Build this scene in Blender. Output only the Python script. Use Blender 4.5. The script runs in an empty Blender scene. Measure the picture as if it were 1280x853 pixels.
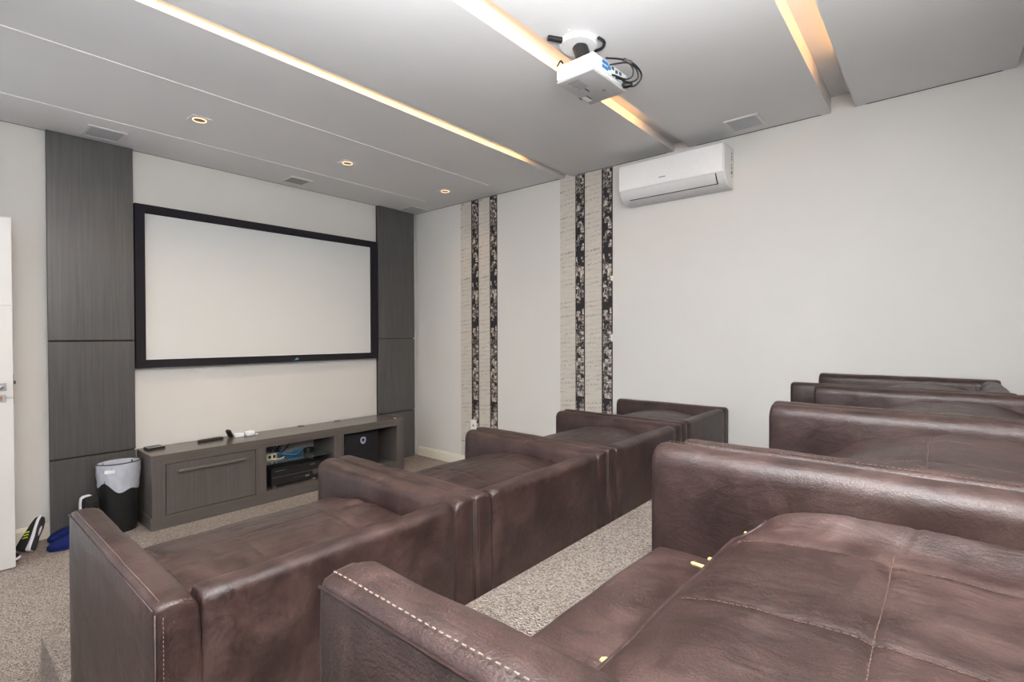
import bpy, bmesh, math, random
from mathutils import Vector, Matrix, noise
random.seed(7)
C = bpy.context.scene.collection
PI = math.pi
H = 2.8                                   # ceiling height; x=0 right wall, y=0 screen wall, z up

# ---------------------------------------------------------------- camera
sc = bpy.context.scene
cam_d = bpy.data.cameras.new('camera'); cam = bpy.data.objects.new('camera', cam_d); C.objects.link(cam)
cam_d.sensor_width = 36.0; cam_d.lens = 632.57 / 1280 * 36.0; cam_d.clip_start = 0.02
def cam_matrix(yaw, pitch, roll, loc):
    f = Vector((math.sin(yaw) * math.cos(pitch), math.cos(yaw) * math.cos(pitch), math.sin(pitch)))
    r = f.cross(Vector((0, 0, 1))).normalized(); u = r.cross(f)
    c, s = math.cos(roll), math.sin(roll)
    r2 = c * r + s * u; u2 = -s * r + c * u
    m = Matrix((r2, u2, -f)).transposed().to_4x4(); m.translation = loc
    return m
cam.matrix_world = cam_matrix(.86641, -.011439, -.002403, Vector((-3.784, -4.696, 1.391)))
sc.camera = cam

# ---------------------------------------------------------------- world, lights, exposure
w = bpy.data.worlds.new('world'); sc.world = w; w.use_nodes = True
bg = w.node_tree.nodes['Background']; bg.inputs[0].default_value = (.75, .85, 1, 1); bg.inputs[1].default_value = 1.0
sc.view_settings.view_transform = 'Standard'; sc.view_settings.look = 'None'
sc.view_settings.exposure = 0.66; sc.view_settings.gamma = 1.0; sc.view_settings.use_curve_mapping = False
def area(name, loc, direction, sx, sy, power, color, spread=PI):
    l = bpy.data.lights.new(name, 'AREA'); l.shape = 'RECTANGLE'; l.size = sx; l.size_y = sy
    l.energy = power; l.color = color; l.spread = spread
    o = bpy.data.objects.new(name, l); C.objects.link(o); o.location = loc
    o.rotation_euler = Vector(direction).to_track_quat('-Z', 'Y').to_euler()
    return o
WARM = (1.0, .49, .165)
area('added_side_fill', (-4.62, -3.3, 1.75), (1, 0.12, .12), 2.0, 1.5, 3, (.92, .96, 1.0))  # added fill lamp outside a made-up window in the left wall
area('flash_front', (-3.95, -4.95, 2.1), (.62, .78, .12), .8, .8, 20, (1.0, .985, .97))
area('flash_ceiling', (-3.52, -4.60, 1.90), (.03, .03, 1), .5, .5, 155, (.985, .985, .985), 2.5)
area('hall_daylight', (-4.7, -1.0, 1.3), (1, 0, 0), 0.9, 2.0, 11, (1.0, .97, .93))
for ys, zl, pw in ((-2.19, 2.8205, 7), (-3.24, 2.836, 6.5), (-4.28, 2.868, 4.2)):
    area('led_strip_light', (-2.42, ys - .06, zl), (0, 1, .0), 3.6, .012, pw, WARM)
for xs, pw in ((-2.578, 38), (-1.498, 28), (-.435, 7)):
    l = bpy.data.lights.new('spot_lamp', 'SPOT'); l.energy = pw; l.color = (1.0, .74, .46); l.spot_size = math.radians(125); l.spot_blend = 1.0; l.shadow_soft_size = .03
    o = bpy.data.objects.new('spot_lamp', l); C.objects.link(o); o.location = (xs, -1.005, 2.785)

# ---------------------------------------------------------------- node helpers
class NT:
    def __init__(s, name):
        s.m = bpy.data.materials.new(name); s.m.use_nodes = True; s.t = s.m.node_tree
        s.b = s.t.nodes['Principled BSDF']
    def n(s, kind, **kw):
        nd = s.t.nodes.new(kind)
        for k, v in kw.items():
            if k.startswith('i_'):
                key = k[2:]; key = int(key) if key.isdigit() else key
                nd.inputs[key].default_value = v
            else: setattr(nd, k, v)
        return nd
    def l(s, a, b): s.t.links.new(a, b)
    def coords(s, scale=(1, 1, 1), kind='Object'):
        tc = s.n('ShaderNodeTexCoord'); mp = s.n('ShaderNodeMapping'); mp.inputs['Scale'].default_value = scale
        s.l(tc.outputs[kind], mp.inputs['Vector']); return mp.outputs['Vector']
    def noise(s, vec, scale, detail=4, rough=.6, dist=0):
        nd = s.n('ShaderNodeTexNoise'); nd.inputs['Scale'].default_value = scale; nd.inputs['Detail'].default_value = detail
        nd.inputs['Roughness'].default_value = rough; nd.inputs['Distortion'].default_value = dist
        s.l(vec, nd.inputs['Vector']); return nd.outputs['Fac']
    def ramp(s, fac, stops):
        r = s.n('ShaderNodeValToRGB'); e = r.color_ramp.elements
        while len(e) < len(stops): e.new(.5)
        for el, (p, c) in zip(e, stops):
            el.position = p; el.color = (*c, 1) if len(c) == 3 else c
        s.l(fac, r.inputs['Fac']); return r.outputs['Color']
    def math(s, op, a, b=None, clamp=False):
        nd = s.n('ShaderNodeMath', operation=op); nd.use_clamp = clamp
        for i, v in ((0, a), (1, b)):
            if v is None: continue
            if isinstance(v, (int, float)): nd.inputs[i].default_value = v
            else: s.l(v, nd.inputs[i])
        return nd.outputs[0]
    def mix(s, fac, a, b):
        nd = s.n('ShaderNodeMix', data_type='RGBA')
        for i, v in ((0, fac), (6, a), (7, b)):
            if isinstance(v, tuple): nd.inputs[i].default_value = (*v, 1)
            elif isinstance(v, (int, float)): nd.inputs[i].default_value = v
            else: s.l(v, nd.inputs[i])
        return nd.outputs[2]
    def bump(s, h, strength=.3, dist=.002):
        b = s.n('ShaderNodeBump'); b.inputs['Strength'].default_value = strength; b.inputs['Distance'].default_value = dist
        s.l(h, b.inputs['Height']); s.l(b.outputs[0], s.b.inputs['Normal'])
    def set(s, rough=.5, spec=.5, metal=0, **kw):
        s.b.inputs['Roughness'].default_value = rough; s.b.inputs['Specular IOR Level'].default_value = spec
        s.b.inputs['Metallic'].default_value = metal; return s
    def col(s, c):
        if isinstance(c, tuple): s.b.inputs['Base Color'].default_value = (*c, 1)
        else: s.l(c, s.b.inputs['Base Color'])
        return s

def plain(name, c, rough=.5, spec=.5, metal=0, var=.06, scale=30):
    t = NT(name); f = t.noise(t.coords(), scale, 3)
    lo = tuple(x * (1 - var) for x in c); hi = tuple(min(1, x * (1 + var)) for x in c)
    t.col(t.ramp(f, [(.3, lo), (.7, hi)])).set(rough, spec, metal); return t.m

def mat_wall():
    t = NT('wall_paint'); v = t.coords()
    f = t.noise(v, 1.2, 5, .55)
    t.col(t.ramp(f, [(.3, (.625, .615, .595)), (.7, (.65, .64, .62))])).set(.75, .25)
    t.bump(t.noise(v, 130, 3), .12, .0015); return t.m
def mat_ceiling():
    t = NT('ceiling_paint'); v = t.coords()
    t.col(t.ramp(t.noise(v, .9, 4), [(.3, (.66, .662, .668)), (.7, (.70, .702, .708))])).set(.8, .2)
    t.bump(t.noise(v, 160, 2), .06, .001); return t.m
def mat_carpet():
    t = NT('loop_carpet'); v = t.coords()
    vo = t.n('ShaderNodeTexVoronoi', feature='F1'); vo.inputs['Scale'].default_value = 150; t.l(v, vo.inputs['Vector'])
    fine = t.noise(v, 95, 4, .8)
    mid = t.noise(v, 22, 4, .7)
    tuft = t.n('ShaderNodeSeparateColor'); t.l(vo.outputs['Color'], tuft.inputs[0])
    f = t.math('ADD', t.math('MULTIPLY', tuft.outputs[0], .55), t.math('MULTIPLY', fine, .45))
    c1 = t.ramp(f, [(.12, (.22, .17, .14)), (.36, (.64, .54, .465)), (.58, (.86, .76, .68)), (.80, (1.0, .95, .88))])
    c = t.mix(t.math('MULTIPLY', mid, .35), c1, (.70, .46, .34))
    t.col(c).set(.95, .1)
    hgt = t.math('ADD', t.math('SUBTRACT', 1.0, t.math('MULTIPLY', vo.outputs['Distance'], 60)), t.math('MULTIPLY', fine, 1.2))
    t.bump(hgt, .9, .006); return t.m
def mat_leather():
    t = NT('brown_leather'); v = t.coords()
    big = t.noise(v, 2.6, 5, .62, .6); mid = t.noise(v, 9, 6, .68, .8); pat = t.noise(v, 5, 4, .6, 1.2)
    f = t.math('ADD', t.math('MULTIPLY', big, .5), t.math('MULTIPLY', mid, .5))
    c = t.ramp(f, [(.34, (.011, .0050, .0040)), (.48, (.029, .0150, .0128)), (.64, (.070, .0405, .0355))])
    rust = t.ramp(pat, [(.60, (0, 0, 0)), (.74, (1, 1, 1))])
    c = t.mix(t.math('MULTIPLY', rust, .32), c, (.060, .026, .018))
    st = t.noise(t.coords((6, 3.0, 6)), 2.6, 7, .72, 1.2)
    c = t.mix(t.ramp(st, [(.36, (.5, .5, .5)), (.5, (0, 0, 0))]), c, (.012, .007, .0065))
    t.col(c).set(.42, .40)
    t.l(t.ramp(mid, [(.3, (.33, .33, .33)), (.7, (.47, .47, .47))]), t.b.inputs['Roughness'])
    vo = t.n('ShaderNodeTexVoronoi', feature='DISTANCE_TO_EDGE'); vo.inputs['Scale'].default_value = 190; t.l(v, vo.inputs['Vector'])
    grain = t.math('MULTIPLY', t.math('MINIMUM', vo.outputs['Distance'], .25), 1.6)
    vw = t.coords((7, 2.2, 5)); crease = t.noise(vw, 3.2, 5, .6, 1.6)
    vc = t.coords((3, 3, 2)); c2 = t.noise(vc, 6, 5, .65, 2.2)
    h = t.math('ADD', t.math('MULTIPLY', grain, .35), t.math('ADD', t.math('MULTIPLY', crease, 2.2), t.math('MULTIPLY', c2, 1.1)))
    t.bump(h, .22, .0055); return t.m
def mat_wood(name, scl, a, b, rough=.34):
    t = NT(name); v = t.coords(scl)
    f = t.noise(v, 1.0, 6, .7, .3); g = t.noise(t.coords(), 3, 3)
    c = t.ramp(t.math('ADD', t.math('MULTIPLY', f, .8), t.math('MULTIPLY', g, .2)), [(.3, a), (.68, b)])
    t.col(c).set(rough, .5); t.bump(f, .10, .001); return t.m
def mat_film():
    t = NT('photo_collage_paper')
    tc = t.n('ShaderNodeTexCoord'); sp = t.n('ShaderNodeSeparateXYZ'); t.l(tc.outputs['Object'], sp.inputs[0])
    vo = t.n('ShaderNodeTexVoronoi', feature='F1', distance='CHEBYCHEV'); vo.inputs['Scale'].default_value = 21; vo.inputs['Randomness'].default_value = .75
    t.l(tc.outputs['Object'], vo.inputs['Vector'])
    cs = t.n('ShaderNodeSeparateColor'); t.l(vo.outputs['Color'], cs.inputs[0])
    blob = t.noise(tc.outputs['Object'], 38, 3, .6, .8)
    tone = t.math('ADD', t.math('MULTIPLY', cs.outputs[0], .20), t.math('ADD', blob, .02))
    pic = t.ramp(tone, [(.46, (.012, .010, .012)), (.56, (.09, .078, .074)), (.67, (.33, .29, .26)), (.82, (.72, .65, .58))])
    edge = t.math('LESS_THAN', vo.outputs['Distance'], .53)
    pic = t.mix(edge, (.02, .018, .02), pic)
    yb = t.math('ABSOLUTE', t.math('SUBTRACT', t.math('DIVIDE', sp.outputs[1], .101), .5))
    t.col(t.mix(t.math('GREATER_THAN', yb, .40), pic, (.024, .023, .027))).set(.6, .3); return t.m
def mat_text():
    t = NT('faded_print_paper')
    tc = t.n('ShaderNodeTexCoord'); sp = t.n('ShaderNodeSeparateXYZ'); t.l(tc.outputs['Object'], sp.inputs[0])
    y, z = sp.outputs[1], sp.outputs[2]
    zz = t.math('ADD', z, t.math('MULTIPLY', y, .10))
    row = t.math('FLOOR', t.math('MULTIPLY', zz, 25.0)); fr = t.math('FRACT', t.math('MULTIPLY', zz, 25.0))
    line = t.math('LESS_THAN', fr, .45)
    cb = t.n('ShaderNodeCombineXYZ'); t.l(t.math('MULTIPLY', y, 60), cb.inputs[0]); t.l(t.math('MULTIPLY', row, 3.7), cb.inputs[1]); t.l(t.math('MULTIPLY', zz, 60), cb.inputs[2])
    dash = t.math('GREATER_THAN', t.noise(cb.outputs[0], 1.0, 2, .7), .50)
    cb2 = t.n('ShaderNodeCombineXYZ'); t.l(t.math('MULTIPLY', row, 1.31), cb2.inputs[0]); t.l(t.math('MULTIPLY', y, 4), cb2.inputs[1])
    amt = t.ramp(t.noise(cb2.outputs[0], 1.0, 2, .6), [(.42, (0, 0, 0)), (.72, (1, 1, 1))])
    m = t.math('MULTIPLY', t.math('MULTIPLY', line, dash), amt)
    sw = t.noise(t.coords((1, 5, 30)), 1.6, 4, .7, .8)
    base = t.ramp(sw, [(.35, (.50, .465, .415)), (.65, (.58, .545, .495))])
    t.col(t.mix(t.math('MULTIPLY', m, .80), base, (.20, .165, .135))).set(.7, .3); return t.m
def mat_glass(name, c, alpha_t=1.0, rough=.03):
    t = NT(name); t.col(c).set(rough, .5); t.b.inputs['Transmission Weight'].default_value = alpha_t; t.b.inputs['IOR'].default_value = 1.45
    return t.m
def mat_bag():
    t = NT('plastic_bag'); v = t.coords((1, 1, .6))
    t.col(t.ramp(t.noise(v, 22, 4), [(.3, (.56, .60, .71)), (.7, (.78, .81, .90))])).set(.28, .5)
    t.b.inputs['Transmission Weight'].default_value = .35
    t.bump(t.noise(v, 35, 4, .6, 1.0), .5, .006); return t.m
def mat_emit(name, c, s):
    t = NT(name); t.col((.8, .6, .4)); t.b.inputs['Emission Color'].default_value = (*c, 1); t.b.inputs['Emission Strength'].default_value = s; return t.m

M = dict(
    wall=mat_wall(), ceiling=mat_ceiling(), carpet=mat_carpet(), leather=mat_leather(),
    wood_v=mat_wood('grey_veneer_vertical', (55, 55, 1.6), (.054, .0525, .0535), (.098, .0955, .0975)),
    wood_h=mat_wood('grey_veneer_horizontal', (1.6, 50, 60), (.070, .061, .056), (.116, .102, .094)),
    wood_top=mat_wood('grey_veneer_glossy_lit_top', (1.6, 50, 60), (.078, .068, .061), (.125, .110, .100), .24),  # glossier and paler copy of the veneer, lit sheen put into the colour
    wood_s=mat_wood('grey_veneer_upright', (60, 60, 1.6), (.070, .061, .056), (.116, .102, .094)),
    cream=plain('cream_skirting_paint', (.74, .70, .61), .45, .4, var=.02),
    white_bead=plain('white_bead_paint', (.86, .85, .83), .5, .4, var=.02),
    door=plain('white_door_lacquer', (.53, .525, .51), .35, .45, var=.015, scale=3),
    screen=plain('projection_fabric', (.63, .645, .645), .9, .1, var=.008, scale=4),
    velvet=plain('black_velvet', (.022, .021, .026), .95, .1, var=.2, scale=180),
    white=plain('white_plastic', (.80, .81, .82), .35, .45, var=.015),
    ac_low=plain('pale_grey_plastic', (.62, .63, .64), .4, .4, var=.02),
    grille=plain('grey_speaker_mesh', (.47, .485, .51), .7, .3, var=.15, scale=300),
    grille_d=plain('dim_speaker_mesh', (.33, .325, .32), .7, .3, var=.15, scale=300),
    black=plain('black_plastic', (.012, .012, .013), .38, .45, var=.2),
    black_s=plain('black_satin', (.016, .016, .017), .5, .4, var=.15),
    soft_black=plain('black_foam_mesh', (.020, .019, .022), .8, .2, var=.3, scale=90),
    grey=plain('grey_plastic', (.30, .30, .31), .5, .4, var=.05),
    dgrey=plain('dark_grey_plastic', (.07, .07, .075), .45, .4, var=.1),
    chrome=plain('brushed_chrome', (.62, .62, .63), .28, .5, 1.0, var=.05),
    stitch=plain('tan_thread', (.19, .14, .115), .8, .2, var=.15, scale=200),
    stitch_d=plain('brown_thread', (.105, .066, .055), .8, .2, var=.15, scale=200),
    foam=plain('yellow_foam', (.40, .32, .14), .9, .1, var=.1, scale=120),
    blue=plain('blue_cable_jacket', (.015, .22, .55), .4, .5, var=.08),
    vga=plain('blue_connector', (.03, .17, .42), .45, .4, var=.15),
    pcb=plain('bare_port_plate', (.58, .66, .68), .4, .4, var=.25, scale=90),
    navy=plain('navy_plush', (.010, .020, .11), .95, .15, var=.4, scale=160),
    neon=plain('neon_yellow_trim', (.66, .88, .02), .5, .4, var=.05),
    sole=plain('white_rubber', (.74, .75, .82), .55, .4, var=.04),
    outsole=plain('black_rubber', (.035, .034, .038), .7, .3, var=.2),
    label=plain('white_sticker', (.85, .86, .88), .4, .4, var=.02),
    teal=plain('teal_print', (.16, .42, .48), .5, .4, var=.05),
    emblem_rim=plain('pale_blue_print', (.42, .45, .56), .5, .4, var=.1, scale=150),
    emblem_core=plain('navy_print', (.02, .03, .06), .5, .4, var=.2),
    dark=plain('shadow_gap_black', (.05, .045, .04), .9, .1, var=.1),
    orange_ref=plain('copper_reflector', (.32, .15, .045), .35, .5, .6, var=.1),
    lamp=mat_emit('warm_lamp_ring', (1.0, .70, .42), 1.1),
    film=mat_film(), text=mat_text(), bag=mat_bag(),
    glass=mat_glass('smoked_glass', (.55, .62, .62), .9, .04),
    beige=plain('cream_plastic', (.70, .67, .55), .45, .4, var=.03),
    case_shade=plain('shaded_white_case', (.44, .445, .45), .45, .4, var=.03),  # underside of the white projector, its shade put into the colour
    frame_paint=plain('light_grey_frame_paint', (.66, .65, .63), .45, .4, var=.02),
    torn=plain('torn_white_paper', (.72, .70, .66), .9, .1, var=.06, scale=60),
)

# ---------------------------------------------------------------- mesh helpers
def box(bm, x0, x1, y0, y1, z0, z1, bev=0, seg=2):
    vs = [bm.verts.new(p) for p in ((x0, y0, z0), (x1, y0, z0), (x1, y1, z0), (x0, y1, z0), (x0, y0, z1), (x1, y0, z1), (x1, y1, z1), (x0, y1, z1))]
    fs = [bm.faces.new([vs[i] for i in q]) for q in ((0, 3, 2, 1), (4, 5, 6, 7), (0, 1, 5, 4), (1, 2, 6, 5), (2, 3, 7, 6), (3, 0, 4, 7))]
    if bev:
        es = list({e for f in fs for e in f.edges})
        bmesh.ops.bevel(bm, geom=es, offset=bev, segments=seg, affect='EDGES', profile=.5)
    return bm
def B(*a, **k): return box(bmesh.new(), *a, **k)
def prism(bm, pts, axis, a0, a1):
    """polygon of 2D points extruded along axis (0:x -> pts are (y,z); 1:y -> (x,z); 2:z -> (x,y))"""
    def P(p, a): return {0: (a, p[0], p[1]), 1: (p[0], a, p[1]), 2: (p[0], p[1], a)}[axis]
    v0 = [bm.verts.new(P(p, a0)) for p in pts]; v1 = [bm.verts.new(P(p, a1)) for p in pts]
    n = len(pts); bm.faces.new(v0); bm.faces.new(v1[::-1])
    for i in range(n): bm.faces.new((v0[i], v1[i], v1[(i + 1) % n], v0[(i + 1) % n]))
    bmesh.ops.recalc_face_normals(bm, faces=bm.faces[:]); return bm
def tube(bm, pts, r, n=8, cap=True):
    pts = [Vector(p) for p in pts]; rings = []
    for i, p in enumerate(pts):
        d = (pts[min(i + 1, len(pts) - 1)] - pts[max(i - 1, 0)]).normalized()
        a = d.cross(Vector((0, 0, 1)));
        if a.length < 1e-3: a = d.cross(Vector((1, 0, 0)))
        a.normalize(); b = d.cross(a)
        rr = r[i] if isinstance(r, (list, tuple)) else r
        rings.append([bm.verts.new(p + rr * (math.cos(t) * a + math.sin(t) * b)) for t in (2 * PI * k / n for k in range(n))])
    for r0, r1 in zip(rings, rings[1:]):
        for k in range(n): bm.faces.new((r0[k], r0[(k + 1) % n], r1[(k + 1) % n], r1[k]))
    if cap: bm.faces.new(rings[0][::-1]); bm.faces.new(rings[-1])
    return bm
def spline(ctrl, n=8):
    P = [Vector(p) for p in ctrl]; P = [2 * P[0] - P[1]] + P + [2 * P[-1] - P[-2]]; out = []
    for i in range(1, len(P) - 2):
        for k in range(n):
            t = k / n; a, b, c, d = P[i - 1:i + 3]
            out.append(.5 * ((2 * b) + (c - a) * t + (2 * a - 5 * b + 4 * c - d) * t * t + (3 * b - a - 3 * c + d) * t ** 3))
    out.append(P[-2]); return out
def loft(bm, rings, closed_ring=True, cap=True):
    R = [[bm.verts.new(p) for p in r] for r in rings]; n = len(R[0])
    for a, b in zip(R, R[1:]):
        for k in range(n if closed_ring else n - 1):
            bm.faces.new((a[k], a[(k + 1) % n], b[(k + 1) % n], b[k]))
    if cap: bm.faces.new(R[0][::-1]); bm.faces.new(R[-1])
    bmesh.ops.recalc_face_normals(bm, faces=bm.faces[:]); return bm
def lathe(bm, prof, n=32, sx=1, sy=1, cx=0, cy=0):
    rings = [[(cx + sx * r * math.cos(2 * PI * k / n), cy + sy * r * math.sin(2 * PI * k / n), z) for k in range(n)] for r, z in prof]
    return loft(bm, rings, True, False)
def disc(bm, cx, cy, z0, z1, r, n=32):
    return prism(bm, [(cx + r * math.cos(2 * PI * k / n), cy + r * math.sin(2 * PI * k / n)) for k in range(n)], 2, z0, z1)
def obj(name, bm, m, parent=None, smooth=None, loc=None):
    me = bpy.data.meshes.new(name)
    if smooth is not None:
        for f in bm.faces: f.smooth = True
    bm.to_mesh(me); bm.free(); me.materials.append(M[m] if isinstance(m, str) else m)
    if smooth is not None and smooth < 3: me.set_sharp_from_angle(angle=smooth)
    o = bpy.data.objects.new(name, me); C.objects.link(o)
    if parent: o.parent = parent
    if loc: o.location = loc
    return o
def tag(o, label, cat, group=None):
    o['label'] = label; o['category'] = cat
    if group: o['group'] = group
    return o
def thing(name, label, cat, loc=(0, 0, 0), group=None, rot=None):
    o = bpy.data.objects.new(name, None); C.objects.link(o); o.location = loc
    if rot: o.rotation_euler = rot
    return tag(o, label, cat, group)
def struct(name, bm, m, parent=None, smooth=None, loc=None):
    o = obj(name, bm, m, parent, smooth, loc)
    if not parent: o['kind'] = 'structure'
    return o

# ---------------------------------------------------------------- the room
XL, YB = -4.35, -5.075                      # left wall, back wall
struct('floor', B(XL - .15, .15, YB - .15, .15, -.1, 0), 'carpet')
struct('wall_front', B(XL - .15, .15, 0, .15, 0, 2.95), 'wall')
struct('wall_right', B(0, .15, YB - .15, 0, 0, 2.95), 'wall')
struct('wall_back', B(XL - .15, .15, YB - .15, YB, 0, 2.95), 'wall')
bm = bmesh.new()                            # left wall with a doorway and an added window opening for the fill lamp
for (y0, y1, z0, z1) in ((-.45, 0, 0, 2.95), (-1.30, -.45, 2.14, 2.95), (-2.25, -1.30, 0, 2.95), (-4.35, -2.25, 0, .95), (-4.35, -2.25, 2.5, 2.95), (YB, -4.35, 0, 2.95)):
    box(bm, XL - .15, XL, y0, y1, z0, z1)
struct('wall_left', bm, 'wall')
bm = bmesh.new()
for (y0, y1, z0, z1) in ((-4.35, -4.29, .95, 2.5), (-2.31, -2.25, .95, 2.5), (-4.29, -2.31, .95, 1.01), (-4.29, -2.31, 2.44, 2.5), (-3.33, -3.27, 1.01, 2.44)):
    box(bm, XL - .1, XL - .04, y0, y1, z0, z1)
struct('added_window_1', bm, 'white_bead')  # unseen window frame, added to go with the side fill lamp
bm = bmesh.new()
for (y0, y1, z0, z1) in ((-1.36, -1.30, 0, 2.2), (-.45, -.39, 0, 2.2), (-1.30, -.45, 2.14, 2.2)): box(bm, XL, XL + .015, y0, y1, z0, z1)
struct('trim_1', bm, 'door')

# ceiling: upper slab, dropped panels with light coves between them
ceil = struct('ceiling', B(XL - .15, .15, YB - .15, .15, 2.9, 3.0), 'ceiling')
SL = [(-2.11, -2.19), (-3.12, -3.24), (-4.15, -4.28)]
DEPTH = {-2.19: .032, -3.24: .058, -4.28: .1}
def panel(y_far, y_near, lip):
    """one dropped panel; lip = the far side hides a cove above a thin edge"""
    bm = bmesh.new(); x0, x1 = XL + .001, -.015
    lt = .022 if not lip else min(.022, DEPTH[y_far] * .38)
    if lip: pts = [(y_far, H), (y_far, H + lt), (y_far - .15, H + lt), (y_far - .15, 2.899), (y_near, 2.899), (y_near, H)]
    else: pts = [(y_far, H), (y_far, 2.899), (y_near, 2.899), (y_near, H)]
    prism(bm, pts, 0, x0, x1)
    # the shadow gap along the right wall closes close to each cove
    if lip: box(bm, x1, -.001, y_far - .055, y_far, H, H + lt)
    box(bm, x1, -.001, y_near, y_near + .055, H, 2.899)
    return bm
edges = [-.014, -2.11, -2.19, -3.12, -3.24, -4.15, -4.28, -4.99]
for k in range(4):
    obj('ceiling_panel', panel(edges[2 * k], edges[2 * k + 1], k > 0), 'ceiling', ceil)
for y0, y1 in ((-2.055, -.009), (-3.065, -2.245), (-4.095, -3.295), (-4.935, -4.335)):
    obj('gap_shade_strip', B(-.0148, -.0003, y0, y1, H + .0012, H + .02), 'dark', ceil)  # dark strip set into the gap, its shade put in as colour
obj('gap_shade_strip', B(XL + .001, -.016, -.0138, -.0003, H + .0012, H + .02), 'dark', ceil)
for y0, y1 in SL[:2]:
    obj('cove_top', B(XL + .001, -.001, y1 - .148, y0 - .0005, H + DEPTH[y1], 2.8985), 'ceiling', ceil)
for yj, xe in ((-1.448, -.30), (-.553, -.30)):
    struct('trim_%d' % (2 if yj < -1 else 3), B(XL + .002, xe, yj - .0035, yj + .0035, H - .0035, H - .0002), 'white_bead')
bm = bmesh.new(); disc(bm, -1.818, -3.374, H - .004, H - .0002, .007, 12)
tag(obj('blanking_plug', bm, 'white'), 'tiny white plug in the ceiling beside the projector mount', 'plug')

# skirting boards, profiled
def skirt(bm, axis, a0, a1, side):
    pts = [(0, 0), (-.016, 0), (-.016, .082), (-.012, .090), (-.010, .098), (-.004, .104), (0, .104)]
    if axis == 1: pts = [(p, z) for p, z in pts]; prism(bm, pts, 1, a0, a1)
    else: prism(bm, pts, 0, a0, a1)
    return bm
struct('baseboard_right', skirt(bmesh.new(), 1, -2.0, -.058, 0), 'cream')
struct('baseboard_front', skirt(bmesh.new(), 0, XL, -3.205, 0), 'cream')
struct('trim_4', B(-.012, -.0005, YB + .002, YB + .04, .53, 2.79), 'grey')

# raised seating tiers, carpeted
T1, T2 = .24, .525
st = struct('floor_tier_1', B(-3.44, -.001, -3.53, -2.012, 0, T1, bev=.006), 'carpet')
struct('floor_tier_2', B(-3.50, -.001, YB + .001, -3.531, 0, T2, bev=.006), 'carpet')
struct('floor_tier_3', B(-3.482, -3.4405, -3.529, -2.022, 0, T1 - .006, bev=.003), 'carpet')

# ---------------------------------------------------------------- door leaf, open into the room
d = bpy.data.objects.new('door_1', None); C.objects.link(d); d['kind'] = 'structure'; d.location = (-3.412, -.47, 0)
bm = bmesh.new()
for z0, z1 in ((.008, 1.022), (1.026, 1.572), (1.576, 2.10)): box(bm, -.86, 0, 0, .036, z0, z1, bev=.0015, seg=1)
box(bm, -.855, -.003, .004, .034, .008, 2.099)
obj('door_leaf', bm, 'door', d)
obj('lock_plate', B(-.0005, .0025, .008, .028, .985, 1.165, bev=.001, seg=1), 'dgrey', d)
lk = obj('latch', B(.002, .012, .011, .024, 1.105, 1.125, bev=.002), 'dgrey', d)
e = obj('escutcheon', B(-.072, -.030, -.008, 0, 1.068, 1.115, bev=.002), 'grey', d); e['label'] = 'grey square handle plate'
bm = bmesh.new(); tube(bm, [(-.052, -.008, 1.092), (-.052, -.045, 1.092), (-.058, -.05, 1.092), (-.17, -.05, 1.092)], .009)
obj('handle', bm, 'chrome', e, 1)
e = obj('keyhole_plate', B(-.072, -.033, -.006, 0, 1.000, 1.045, bev=.002), 'grey', d)
bm = bmesh.new(); tube(bm, [(-.053, -.0062, 1.03), (-.053, -.009, 1.03)], .006); box(bm, -.056, -.050, -.009, -.0062, 1.01, 1.03)
obj('keyhole', bm, 'orange_ref', e)

# ---------------------------------------------------------------- wood cladding columns either side of the screen
def cladding(x0, x1, label, side_w):
    t = thing('wood_cladding', label, 'wall panel', (x0, 0, 0))
    W = x1 - x0
    obj('backing', B(.004, W - .004, -.03, -.0005, .002, 2.797), 'dark', t)
    for z0, z1 in ((.003, .531), (.541, 1.352), (1.362, 2.797)):
        obj('panel', B(0, W, -.052, -.030, z0, z1, bev=.0015, seg=1), 'wood_v', t)
    return t
cladding(-3.203, -2.718, 'tall grey-brown wood wall panelling left of the screen, behind the bin', 0)
cladding(-.545, -.058, 'tall grey-brown wood wall panelling right of the screen, in the corner', 0)

# ---------------------------------------------------------------- projection screen
t = thing('projection_screen', 'large white projection screen in a black velvet frame on the front wall', 'screen', (-2.712, 0, 1.147))
W, Hs, bw = 2.137, 1.248, .062
obj('screen_fabric', B(bw - .01, W - bw + .01, -.03, -.022, bw - .01, Hs - bw + .01), 'screen', t)
bm = bmesh.new()
for (a, b, c, d_) in (((0, 0), (W, 0), (W - bw, bw), (bw, bw)), ((0, Hs), (bw, Hs - bw), (W - bw, Hs - bw), (W, Hs)), ((0, 0), (bw, bw), (bw, Hs - bw), (0, Hs)), ((W, 0), (W, Hs), (W - bw, Hs - bw), (W - bw, bw))):
    prism(bm, [a, b, c, d_], 1, -.068, -.002)
f = obj('frame', bm, 'velvet', t)
bm = bmesh.new()
for (x0, x1, z0, z1) in ((bw, W - bw, bw, bw + .005), (bw, W - bw, Hs - bw - .005, Hs - bw), (bw, bw + .005, bw, Hs - bw), (W - bw - .005, W - bw, bw, Hs - bw)): box(bm, x0, x1, -.033, -.0301, z0, z1)
obj('edge_band', bm, 'white', t)
bm = bmesh.new(); prism(bm, [(1.205, .012), (1.225, .017), (1.24, .036), (1.26, .036), (1.262, .018)], 1, -.0695, -.068)
obj('maker_mark', bm, 'teal', f)

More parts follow.
